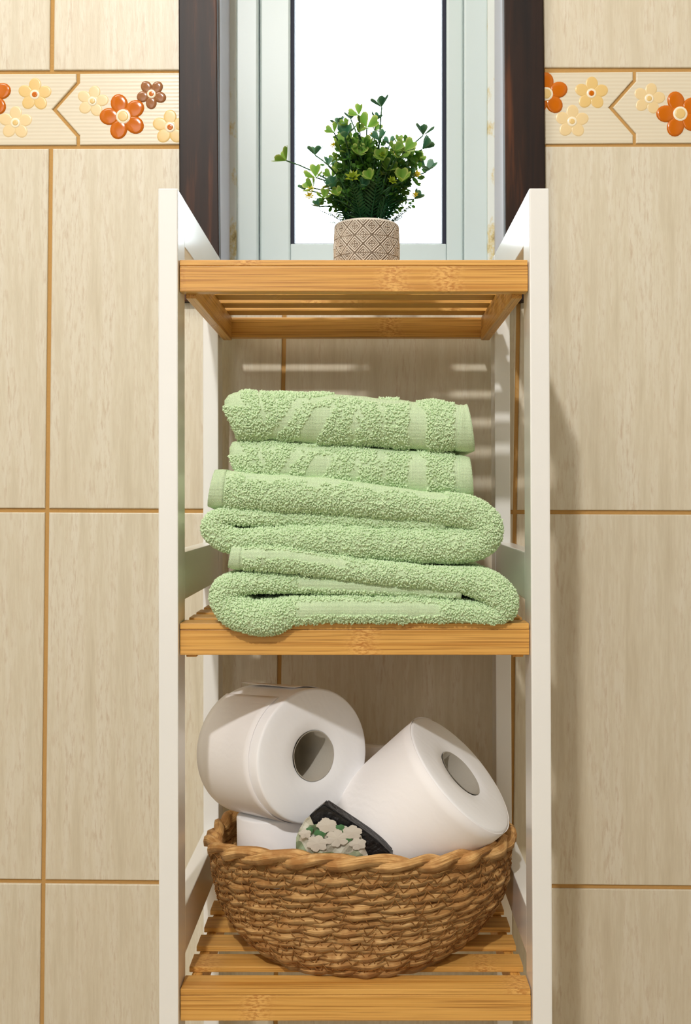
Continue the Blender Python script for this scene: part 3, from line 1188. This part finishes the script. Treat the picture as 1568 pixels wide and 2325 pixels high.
# ------------------------------------------------------------------ toilet rolls
def roll(name, label, face, n, R, L, core, sheet=None, seed=1):
    """roll whose visible face centre is 'face', with outward axis n"""
    n = Vector(n).normalized()
    up = Vector((0, 0, 1)) if abs(n.z) < 0.9 else Vector((0, -1, 0))
    ex = up.cross(n).normalized()
    ey = n.cross(ex)
    Mx = np.array([list(ex), list(ey), list(n)]).T
    fc = np.array(face)
    W = lambda A: (np.asarray(A) @ Mx.T) + fc
    NS = 96
    rs = np.random.RandomState(seed)
    wobble = 1 + 0.012 * np.cos(2 * np.linspace(0, 2 * math.pi, NS, endpoint=False) + rs.rand() * 6) + 0.004 * vnoise(NS, 8, seed)
    wobble[-6:] = np.linspace(wobble[-6], wobble[0], 6)
    profl = [(core, -0.0012), (core + 0.0012, -0.0002), (core + (R - core) * 0.35, 0.0006), (core + (R - core) * 0.7, 0.0003), (R - 0.0022, 0.0), (R - 0.0007, -0.0006), (R, -0.0022),
             (R * 1.0, -L * 0.33), (R * 1.0, -L * 0.66), (R, -L + 0.0022), (R - 0.0007, -L + 0.0006), (R - 0.0022, -L), (core, -L)]
    A, F = [], []
    for q, (r, z) in enumerate(profl):
        for i in range(NS):
            t = 2 * math.pi * i / NS
            k = wobble[i] if r > core + 0.01 else 1.0
            A.append((r * k * math.cos(t), r * k * math.sin(t), z))
    for q in range(len(profl) - 1):
        for i in range(NS):
            j = (i + 1) % NS
            F.append((q * NS + i, q * NS + j, (q + 1) * NS + j, (q + 1) * NS + i)[::-1])
    fm = []
    for q in range(len(profl) - 1):
        fm += [1 if q < 5 or q > 9 else 0] * NS
    body = obj(name, W(A), F, [M['paper'], M['paper_edge']], smooth=True, face_mat=fm)
    tag(body, label, 'toilet roll', 'toilet rolls in the woven basket')
    A, F = [], []
    for q, (r, z) in enumerate(((core + 0.0002, 0.0002), (core - 0.0008, 0.0002), (core - 0.0008, -L - 0.0002), (core + 0.0002, -L - 0.0002))):
        A += [(r * math.cos(2 * math.pi * i / 64) * (1 + 0.01 * math.sin(i * 0.7)), r * math.sin(2 * math.pi * i / 64), z) for i in range(64)]
    for q in range(3):
        F += [(q * 64 + i, (q + 1) * 64 + i, (q + 1) * 64 + (i + 1) % 64, q * 64 + (i + 1) % 64) for i in range(64)]
    c = obj('core_tube', W(A), F, M['card'], body, smooth=True)
    if sheet:
        a0, a1, z0, z1, flap = sheet
        na, nz_ = 80, 10
        A, F = [], []
        for i in range(na):
            t = a0 + (a1 - a0) * i / (na - 1)
            for k in range(nz_):
                z = z0 + (z1 - z0) * k / (nz_ - 1)
                e = max(0, (i - (na - 10)) / 9.0)
                r = R * np.interp(t % (2 * math.pi), np.linspace(0, 2 * math.pi, NS), wobble) + 0.0006 + flap * e ** 2 * (0.3 + 0.7 * k / (nz_ - 1))
                A.append((r * math.cos(t), r * math.sin(t), z))
        g = grid_faces(na, nz_)
        o = obj('loose_sheet', W(A), [tuple(q) for q in g], M['sheet'], body, smooth=True)
        so = o.modifiers.new('thickness', 'SOLIDIFY')
        so.thickness = 0.0003
    return body


roll('toilet_roll', 'white toilet roll standing upright, mostly hidden under the big left roll', (-0.0665, 0.118, -0.2815), (-0.03, 0.10, 1), 0.0500, 0.074, 0.0195, seed=3)
roll('toilet_roll', 'white toilet roll at the back of the basket, only its upper edge showing', P(872, 1692, 1.072), (0.03, 0.20, 1.0), 0.036, 0.055, 0.0175, seed=5)
roll('toilet_roll', 'white toilet roll at left on top of the pile, its round core hole facing forward', P(712, 1716, 0.952), (0.62, -0.77, 0.10), 0.0575, 0.098, 0.0212,
     sheet=(2.0, 7.98, -0.0125, -0.0972, 0.0030), seed=8)
roll('toilet_roll', 'white toilet roll leaning at right in the basket, tilted up beside the basket rim', P(1046, 1755, 0.962), (0.69, -0.25, 0.68), 0.0600, 0.093, 0.0225,
     sheet=(1.0, 6.6, -0.001, -0.092, 0.0006), seed=13)

# ------------------------------------------------------------------ packet with printed flowers
PKD = 0.911


def sheet_px(pts, d, bulge, mat, name, parent, thick=0.0006, seed=0, div=5, tilt=0.0):
    """crumpled sheet: polygon of pixels at distance d, filled, subdivided and given a thickness"""
    bm = bmesh.new()
    vs = [bm.verts.new(P(a, b, d + tilt * (b - 1930))) for a, b in pts]
    bm.faces.new(vs)
    bmesh.ops.triangulate(bm, faces=bm.faces)
    for _ in range(div):
        bmesh.ops.subdivide_edges(bm, edges=[e for e in bm.edges if e.calc_length() > 0.0035], cuts=1)
        bmesh.ops.triangulate(bm, faces=bm.faces)
    r = np.random.RandomState(seed)
    k1, k2, k3 = r.uniform(200, 420, 3)
    for v in bm.verts:
        x, z = v.co.x, v.co.z
        v.co.y += bulge * (math.sin(k1 * x + k2 * z) * 0.5 + math.sin(k3 * (x - z)) * 0.5)
    bm.verts.index_update()
    V = [tuple(v.co) for v in bm.verts]
    F = [[q.index for q in f.verts] for f in bm.faces]
    bm.free()
    o = obj(name, V, F, mat, parent)
    s = o.modifiers.new('thickness', 'SOLIDIFY')
    s.thickness = thick
    s.offset = 0
    return o


pk_pts = [(735, 1825), (762, 1843), (800, 1868), (832, 1890), (858, 1911), (886, 1938), (880, 1990), (720, 1990), (672, 1975), (673, 1900), (686, 1872), (703, 1851)]
# the packet is a soft box: front and back outline joined by a rim
bm = bmesh.new()
c0 = [P(a, b, PKD) for a, b in pk_pts]
fr = [bm.verts.new(q) for q in c0]
bk = [bm.verts.new((q[0] * 1.0 + 0.003, q[1] + 0.011, q[2] + 0.001)) for q in c0]
bm.faces.new(fr[::-1]); bm.faces.new(bk)
for i in range(len(fr)):
    j = (i + 1) % len(fr)
    bm.faces.new((fr[i], fr[j], bk[j], bk[i]))
bmesh.ops.recalc_face_normals(bm, faces=bm.faces)
bmesh.ops.bevel(bm, geom=list(bm.edges), offset=0.0011, segments=2, affect='EDGES')
bm.verts.index_update()
V = [tuple(v.co) for v in bm.verts]; F = [[v.index for v in f.verts] for f in bm.faces]
bm.free()
pk = obj('tissue_packet', V, F, M['black'])
tag(pk, 'small black packet printed with white flowers, tucked between the two big toilet rolls', 'packet')
fl = [(672, 1975), (672, 1902), (682, 1878), (694, 1860), (703, 1853), (712, 1872), (740, 1866), (752, 1872), (786, 1876), (820, 1897), (826, 1922), (836, 1945), (836, 1975)]
sheet_px(fl, PKD - 0.0022, 0.0016, M['floral'], 'printed_wrapper', pk, seed=4)


def print_flower(px, py, R, rot, petals, mat, seed, d):
    """flat printed flower: a scalloped outline"""
    r = np.random.RandomState(seed)
    n = petals * 8
    pts = []
    for i in range(n):
        t = 2 * math.pi * i / n
        k = 0.72 + 0.28 * abs(math.sin(petals * t / 2 + rot)) ** 0.6
        k *= 1 + 0.08 * r.uniform(-1, 1)
        pts.append((px + 1.15 * R * k * math.cos(t), py - R * 0.85 * k * math.sin(t)))
    V = [P(px, py, d - 0.0005)] + [P(a, b, d) for a, b in pts]
    Vb = [P(px, py, d + 0.0005)] + [P(a, b, d + 0.0006) for a, b in pts]
    F = [(0, 1 + i, 1 + (i + 1) % n) for i in range(n)]
    m_ = n + 1
    F += [(m_, m_ + 1 + (i + 1) % n, m_ + 1 + i) for i in range(n)]
    F += [(1 + i, m_ + 1 + i, m_ + 1 + (i + 1) % n, 1 + (i + 1) % n) for i in range(n)]
    return obj('printed_flower' if mat is M['petal_white'] else 'printed_leaf', V + Vb, F, mat, pk)


for a in ((742, 1874, 21, 0.2, 5, 'petal_white', 1), (800, 1890, 20, 0.9, 5, 'petal_white', 2), (765, 1903, 24, 0.4, 6, 'petal_white', 3),
          (812, 1916, 17, 0.1, 5, 'petal_white', 4), (692, 1893, 13, 0.3, 5, 'petal_white', 5), (720, 1915, 22, 0.7, 6, 'petal_white', 6)):
    print_flower(a[0], a[1], a[2], a[3], a[4], M[a[5]], a[6], PKD - 0.0048)
for a in ((770, 1881, 12, 0.3, 3, 'petal_green', 11), (727, 1893, 13, 0.8, 3, 'petal_green', 12), (786, 1905, 11, 1.2, 3, 'petal_green', 13), (703, 1884, 8, 0.2, 3, 'petal_green', 14), (808, 1900, 7, 0.2, 3, 'petal_green', 15)):
    print_flower(a[0], a[1], a[2], a[3], a[4], M[a[5]], a[6], PKD - 0.0044)

# ------------------------------------------------------------------ potted plant
PLD = 0.962
pcx, pcy, _ = P(832, 0, PLD)
PZ = SHELF_Z[0]
plant = empty('potted_plant', (pcx, pcy, PZ))
tag(plant, 'small leafy green plant in a round pale pot with diamond relief, on the top shelf', 'plant')
PR, PH = 0.0288, P(0, 512, PLD)[2] - PZ


def relief(u, v):
    """diamond lattice with nested diamonds and small crosses; u round (cells), v up (cells)"""
    fu, fv = u - np.floor(u) - 0.5, v - np.floor(v) - 0.5
    m = np.abs(fu) + np.abs(fv)                    # diamond about the cell centre, and about the corners
    m2 = 1 - m
    g = np.minimum(m, m2)
    h = np.ones_like(g)
    edge = np.abs(m - 0.5)
    h = np.where(edge < 0.05, 0.0, h)
    h = np.where(np.abs(g - 0.33) < 0.035, 0.25, h)
    h = np.where(np.abs(g - 0.20) < 0.03, 0.2, h)
    cr = (np.minimum(np.abs(np.where(m < 0.5, fu, 0.5 - np.abs(fu))), np.abs(np.where(m < 0.5, fv, 0.5 - np.abs(fv)))) < 0.03) & (g < 0.17)
    h = np.where(cr, 0.2, h)
    h = np.where((np.abs(fv) > 0.478), 0.3, h)
    return h


nu, nv = 560, 150
uu = np.linspace(0, 1, nu, endpoint=False)
vv = np.linspace(0, 1, nv)
Ug, Vg = np.meshgrid(uu, vv, indexing='ij')
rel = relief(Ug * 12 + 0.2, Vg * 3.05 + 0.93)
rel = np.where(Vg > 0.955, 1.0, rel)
rnd = np.where(Vg > 0.95, -0.0016 * ((Vg - 0.95) / 0.05) ** 2, 0) + np.where(Vg < 0.06, -0.0012 * ((0.06 - Vg) / 0.06) ** 2, 0)
taper = 0.968 + 0.032 * np.sin(np.clip(Vg, 0, 1) * math.pi) + 0.0 * Vg
rad = PR * taper + rnd + (rel - 1) * 0.0009
X = pcx + rad * np.cos(2 * math.pi * Ug)
Y = pcy + rad * np.sin(2 * math.pi * Ug)
Z = PZ + 0.0002 + PH * Vg
V = np.stack([X, Y, Z], -1)
extra = []
for (r, z) in ((PR - 0.0042, PH), (PR - 0.005, PH - 0.003), (PR - 0.006, 0.004)):
    extra.append(np.stack([pcx + r * np.cos(2 * math.pi * uu), pcy + r * np.sin(2 * math.pi * uu), np.full(nu, PZ + z)], -1)[:, None])
Vall = np.concatenate([V] + extra, 1)
mm = nv + 3
i, j = np.meshgrid(np.arange(nu), np.arange(mm - 1), indexing='ij')
a0 = (i * mm + j).ravel(); a1 = (((i + 1) % nu) * mm + j).ravel()
pf = np.stack([a0, a1, a1 + 1, a0 + 1], 1)
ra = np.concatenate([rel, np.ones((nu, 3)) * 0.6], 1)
obj('pot', Vall.reshape(-1, 3), pf, M['pot'], plant, smooth=True, attr={'relief': ra.ravel()})
sv = [(pcx + (PR - 0.0052) * math.cos(t) * q, pcy + (PR - 0.0052) * math.sin(t) * q, PZ + PH - 0.004 + 0.003 * (1 - q)) for q in (1.0, 0.5) for t in np.linspace(0, 2 * math.pi, 32, endpoint=False)]
obj('filling', sv, [(q, (q + 1) % 32, 32 + (q + 1) % 32, 32 + q) for q in range(32)] + [tuple(range(32, 64))], M['soil'], plant)


def leaflet():
    o = [(0, 0.0), (0.22, 0.17), (0.45, 0.36), (0.72, 0.50), (0.94, 0.44), (1.04, 0.25), (0.90, 0.0)]
    V, F, A = [], [], []
    for sgn in (1, -1):
        n0 = len(V)
        for k, (x, y) in enumerate(o):
            xm = 0.90 * k / (len(o) - 1)
            for q, w in enumerate((0.0, 0.7, 1.0)):
                xx, yy = xm + (x - xm) * w, y * w
                V.append((xx, sgn * yy, 0.42 * yy + 0.10 * xx * xx - 0.35 * max(0, xx - 0.6) ** 2 * 0))
                A.append(1.0 if q == 2 else (0.25 if q == 1 else 0.05))
        for k in range(len(o) - 1):
            for q in range(2):
                f = (n0 + k * 3 + q, n0 + (k + 1) * 3 + q, n0 + (k + 1) * 3 + q + 1, n0 + k * 3 + q + 1)
                F.append(f if sgn > 0 else f[::-1])
    return np.array(V), F, A


def trefoil_mesh(mat, elev, nl=3):
    lv, lf, la = leaflet()
    V, F, A = [], [], []
    for k in range(nl):
        a = 2 * math.pi * k / nl + 0.3
        ce, se = math.cos(elev), math.sin(elev)
        R1 = np.array([[ce, 0, -se], [0, 1, 0], [se, 0, ce]])
        R2 = np.array([[math.cos(a), -math.sin(a), 0], [math.sin(a), math.cos(a), 0], [0, 0, 1]])
        n0 = len(V)
        V += [tuple(q) for q in (lv @ R1.T) @ R2.T]
        F += [tuple(q + n0 for q in f) for f in lf]
        A += la
    return mesh_from('clover_leaf', V, F, mat, True, attr={'rim': A})


def blossom_mesh(mat):
    V, F, A = [], [], []
    for ringn, el, ln in ((7, 0.35, 1.0), (5, 0.95, 0.8)):
        for k in range(ringn):
            a = 2 * math.pi * k / ringn + el
            ca, sa = math.cos(a), math.sin(a)
            pts = [(0.05, 0, 0), (0.5, 0.2, 0.04), (1.0, 0, 0.05), (0.5, -0.2, 0.04)]
            n0 = len(V)
            for (x, y, z) in pts:
                x *= ln
                xx, zz = x * math.cos(el) - z * math.sin(el), x * math.sin(el) + z
                V.append((xx * ca - y * sa, xx * sa + y * ca, zz)); A.append(x)
            F.append((n0, n0 + 1, n0 + 2)); F.append((n0, n0 + 2, n0 + 3))
    return mesh_from('blossom', V, F, mat, True, attr={'rim': A})


def fern_mesh(seed):
    """frond along +Z, unit length, arching, with paired narrow leaflets"""
    r = np.random.RandomState(seed)
    V, F, A = [], [], []
    n = 17
    pts = [(0.10 * (k / n) ** 2, 0.0, k / n) for k in range(n + 1)]
    tv, tf = tube([(p[0], p[1], p[2]) for p in pts], np.linspace(0.012, 0.004, n + 1), 4)
    V += [tuple(q) for q in tv]; F += [tuple(q) for q in tf]; A += [0.2] * len(tv)
    for k in range(3, n + 1):
        ln = 0.20 * math.sin(math.pi * min(1, (k / n) * 0.95 + 0.12)) + 0.03
        for s in (1, -1):
            b = np.array(pts[k])
            d = np.array([0.10 * r.uniform(-1, 1.5), s * 0.85, 0.55]); d /= np.linalg.norm(d)
            w = np.array([0.25, 0, 1.0]) * 0.020
            n0 = len(V)
            V += [tuple(b - w * 0.5), tuple(b + d * ln * 0.5 - w), tuple(b + d * ln), tuple(b + d * ln * 0.5 + w), tuple(b + w * 0.5)]
            A += [0, 0.3, 0.8, 0.3, 0]
            F.append((n0, n0 + 1, n0 + 2, n0 + 3, n0 + 4))
    return mesh_from('fern_frond', V, F, M['fern'], True, attr={'rim': A})


def sprig_mesh(seed):
    """bushy sprig along +Z, unit length, of small roundish leaves"""
    r = np.random.RandomState(seed)
    V, F, A = [], [], []
    pts = [(0.05 * math.sin(k * 0.7 + seed), 0.05 * math.cos(k * 0.9 + seed), k / 8) for k in range(9)]
    tv, tf = tube(pts, np.linspace(0.016, 0.006, 9), 4)
    V += [tuple(q) for q in tv]; F += [tuple(q) for q in tf]; A += [0.1] * len(tv)
    for k in range(62):
        t = r.uniform(0.3, 1.0)
        b = np.array([np.interp(t * 8, range(9), [p[q] for p in pts]) for q in range(3)])
        a = r.uniform(0, 2 * math.pi)
        d = np.array([math.cos(a), math.sin(a), r.uniform(-0.1, 0.9)]); d /= np.linalg.norm(d)
        c = b + d * r.uniform(0.04, 0.18)
        s = np.cross(d, r.normal(0, 1, 3)); s /= np.linalg.norm(s)
        e = r.uniform(0.045, 0.075)
        n0 = len(V)
        V += [tuple(c - d * e), tuple(c + s * e * 0.62 - d * e * 0.2), tuple(c + s * e * 0.5 + d * e * 0.6), tuple(c + d * e), tuple(c - s * e * 0.5 + d * e * 0.6), tuple(c - s * e * 0.62 - d * e * 0.2)]
        A += [0, 0.3, 0.6, 0.8, 0.6, 0.3]
        F.append(tuple(n0 + q for q in range(6)))
    return mesh_from('leafy_sprig', V, F, M['sprig'], True, attr={'rim': A})


def place(me, name, loc, quat, scale, parent):
    o = bpy.data.objects.new(name, me)
    COL.objects.link(o)
    o.parent = parent
    o.rotation_mode = 'QUATERNION'
    o.rotation_quaternion = quat
    o.scale = (scale,) * 3
    o.location = Vector(loc) - root_loc(parent)
    return o


ferns = [fern_mesh(k) for k in range(4)]
sprigs = [sprig_mesh(k) for k in range(6)]
tref = [trefoil_mesh(M['clover'], e) for e in (0.55, 0.8, 0.25)] + [trefoil_mesh(M['clover_dark'], e) for e in (0.6, 0.9)]
blo = [blossom_mesh(M['yellow']), blossom_mesh(M['lime'])]
pr = np.random.RandomState(77)
baseZ = PZ + PH - 0.004
SCL = PLD / FPX
Zq = Vector((0, 0, 1))


def quat_to(d, spin):
    return Vector(d).normalized().to_track_quat('Z', 'Y') @ Matrix.Rotation(spin, 3, 'Z').to_quaternion()


for (tx, ty, q) in ((936, 478, 0), (925, 492, 1), (948, 462, 2), (738, 497, 3), (728, 470, 0), (905, 498, 1)):     # thin fronds reaching out sideways
    tip = Vector(P(tx, ty, PLD - 0.012)); b = Vector((pcx + (0.012 if tx > 832 else -0.012), pcy - 0.008, baseZ))
    place(ferns[q], 'fern_frond', b, quat_to(tip - b, 1.57 if tx > 832 else -1.57), (tip - b).length, plant)
for k in range(34):                                     # low ferns round the rim
    a = pr.uniform(0, 2 * math.pi) if k > 8 else [-2.6, -2.2, -1.9, -1.3, -1.0, -0.6, -0.25, 3.0, 2.8][k]
    lean = pr.uniform(0.15, 0.62)
    d = (math.cos(a) * math.sin(lean), math.sin(a) * math.sin(lean), math.cos(lean))
    b = (pcx + math.cos(a) * 0.013, pcy + math.sin(a) * 0.013, baseZ)
    place(ferns[k % 4], 'fern_frond', b, quat_to(d, a + pr.uniform(-0.5, 0.5)), pr.uniform(0.036, 0.055), plant)
BUSH = [(775, 350), (790, 330), (805, 365), (830, 370), (850, 360), (870, 380), (890, 365), (915, 355), (930, 375), (935, 400), (915, 415), (895, 430), (870, 420),
        (850, 400), (825, 410), (800, 390), (780, 400), (765, 420), (755, 405), (785, 440), (810, 440), (840, 445), (865, 450), (890, 460), (910, 445), (770, 455),
        (745, 430), (795, 310), (925, 345), (905, 385), (760, 375), (830, 340), (880, 345), (800, 350), (855, 330), (775, 385), (940, 365), (735, 450), (920, 460), (815, 330)]
for k, (px, py) in enumerate(BUSH):
    dd = pr.uniform(-0.028, 0.022)
    tip = Vector(P(px, py, PLD + dd))
    bs = Vector((pcx + pr.uniform(-0.012, 0.012), pcy + pr.uniform(-0.012, 0.012), baseZ))
    v = tip - bs
    place(sprigs[k % 6], 'leafy_sprig', bs + v * 0.25, quat_to(v, pr.uniform(0, 6)), v.length * 0.80, plant)
LEAVES = [(866, 236, 21, 3, 0.9), (814, 256, 17, 0, 0.3), (796, 266, 15, 3, 0.9), (770, 280, 17, 3, 0.8), (832, 282, 23, 0, 0.2), (758, 296, 15, 0, 0.3), (783, 306, 22, 4, 0.4),
          (850, 292, 15, 0, 0.4), (862, 313, 17, 3, 0.5), (833, 331, 20, 1, 0.3), (787, 322, 21, 0, 0.4), (774, 342, 19, 0, 0.5), (884, 324, 15, 3, 0.6), (918, 336, 22, 0, 0.3),
          (960, 300, 22, 3, 0.9), (958, 331, 22, 4, 0.8), (967, 383, 22, 3, 0.6), (870, 358, 20, 1, 0.3), (902, 352, 21, 0, 0.4), (911, 406, 21, 1, 0.4), (887, 414, 17, 0, 0.3),
          (715, 346, 19, 3, 0.9), (650, 357, 23, 0, 0.9), (716, 396, 20, 0, 0.3), (711, 421, 18, 0, 0.3), (692, 427, 15, 3, 0.8), (724, 465, 14, 3, 0.6), (793, 366, 23, 4, 0.4),
          (760, 420, 19, 4, 0.4), (940, 447, 17, 4, 0.7), (830, 372, 18, 1, 0.3), (930, 400, 18, 4, 0.5), (745, 372, 14, 3, 0.5), (806, 330, 16, 0, 0.3), (905, 322, 14, 0, 0.4),
          (852, 268, 14, 3, 0.7), (812, 296, 15, 1, 0.4), (936, 352, 18, 0, 0.3), (768, 440, 15, 1, 0.4), (842, 402, 17, 1, 0.3), (815, 345, 17, 0, 0.3), (845, 350, 16, 1, 0.4), (880, 380, 18, 0, 0.3), (925, 372, 18, 1, 0.4), (776, 382, 17, 0, 0.35), (765, 362, 15, 1, 0.4), (752, 398, 16, 0, 0.4), (820, 420, 16, 4, 0.3), (862, 392, 16, 1, 0.3), (896, 338, 16, 0, 0.4), (945, 362, 17, 1, 0.4), (735, 445, 15, 0, 0.4), (785, 285, 14, 1, 0.5), (920, 425, 15, 4, 0.4)]
for k, (px, py, sz, kind, away) in enumerate(LEAVES):
    dd = pr.uniform(-0.034, 0.004) if away < 0.6 else pr.uniform(-0.012, 0.012)
    c = Vector(P(px, py + sz * 0.35, PLD + dd))
    ax = Vector((pr.uniform(-0.5, 0.5) + (px - 830) / 260, -(1.0 - away) * 1.1 - 0.12, 0.35 + away * 0.6))
    place(tref[kind], 'clover_leaf', c, quat_to(ax, pr.uniform(0, 2)), sz * SCL * 1.4, plant)
    bs = Vector((pcx + pr.uniform(-0.010, 0.010), pcy + pr.uniform(-0.010, 0.010), baseZ))
    mid = bs.lerp(c, 0.55) + Vector((-(c.x - bs.x) * 0.16, 0, 0.012))
    pts = [(bs * (1 - t) ** 2 + mid * 2 * t * (1 - t) + c * t * t) for t in np.linspace(0, 1, 9)]
    v, f = tube([tuple(q) for q in pts], np.linspace(0.0010, 0.0006, 9), 5)
    obj('stem', v, f, M['stem'], plant, smooth=True)
for (px, py, sz, q) in ((801, 404, 21, 1), (702, 447, 14, 0), (705, 432, 12, 0), (945, 397, 14, 0), (889, 412, 14, 1), (900, 352, 13, 0), (757, 332, 11, 0), (790, 292, 13, 0), (738, 428, 10, 0), (942, 444, 10, 0), (845, 308, 11, 0), (868, 352, 12, 1)):
    c = P(px, py, PLD - 0.030 + 0.012 * (q == 0))
    place(blo[q], 'blossom', c, quat_to((pr.uniform(-0.4, 0.4), -0.9, 0.5), pr.uniform(0, 3)), sz * SCL, plant)
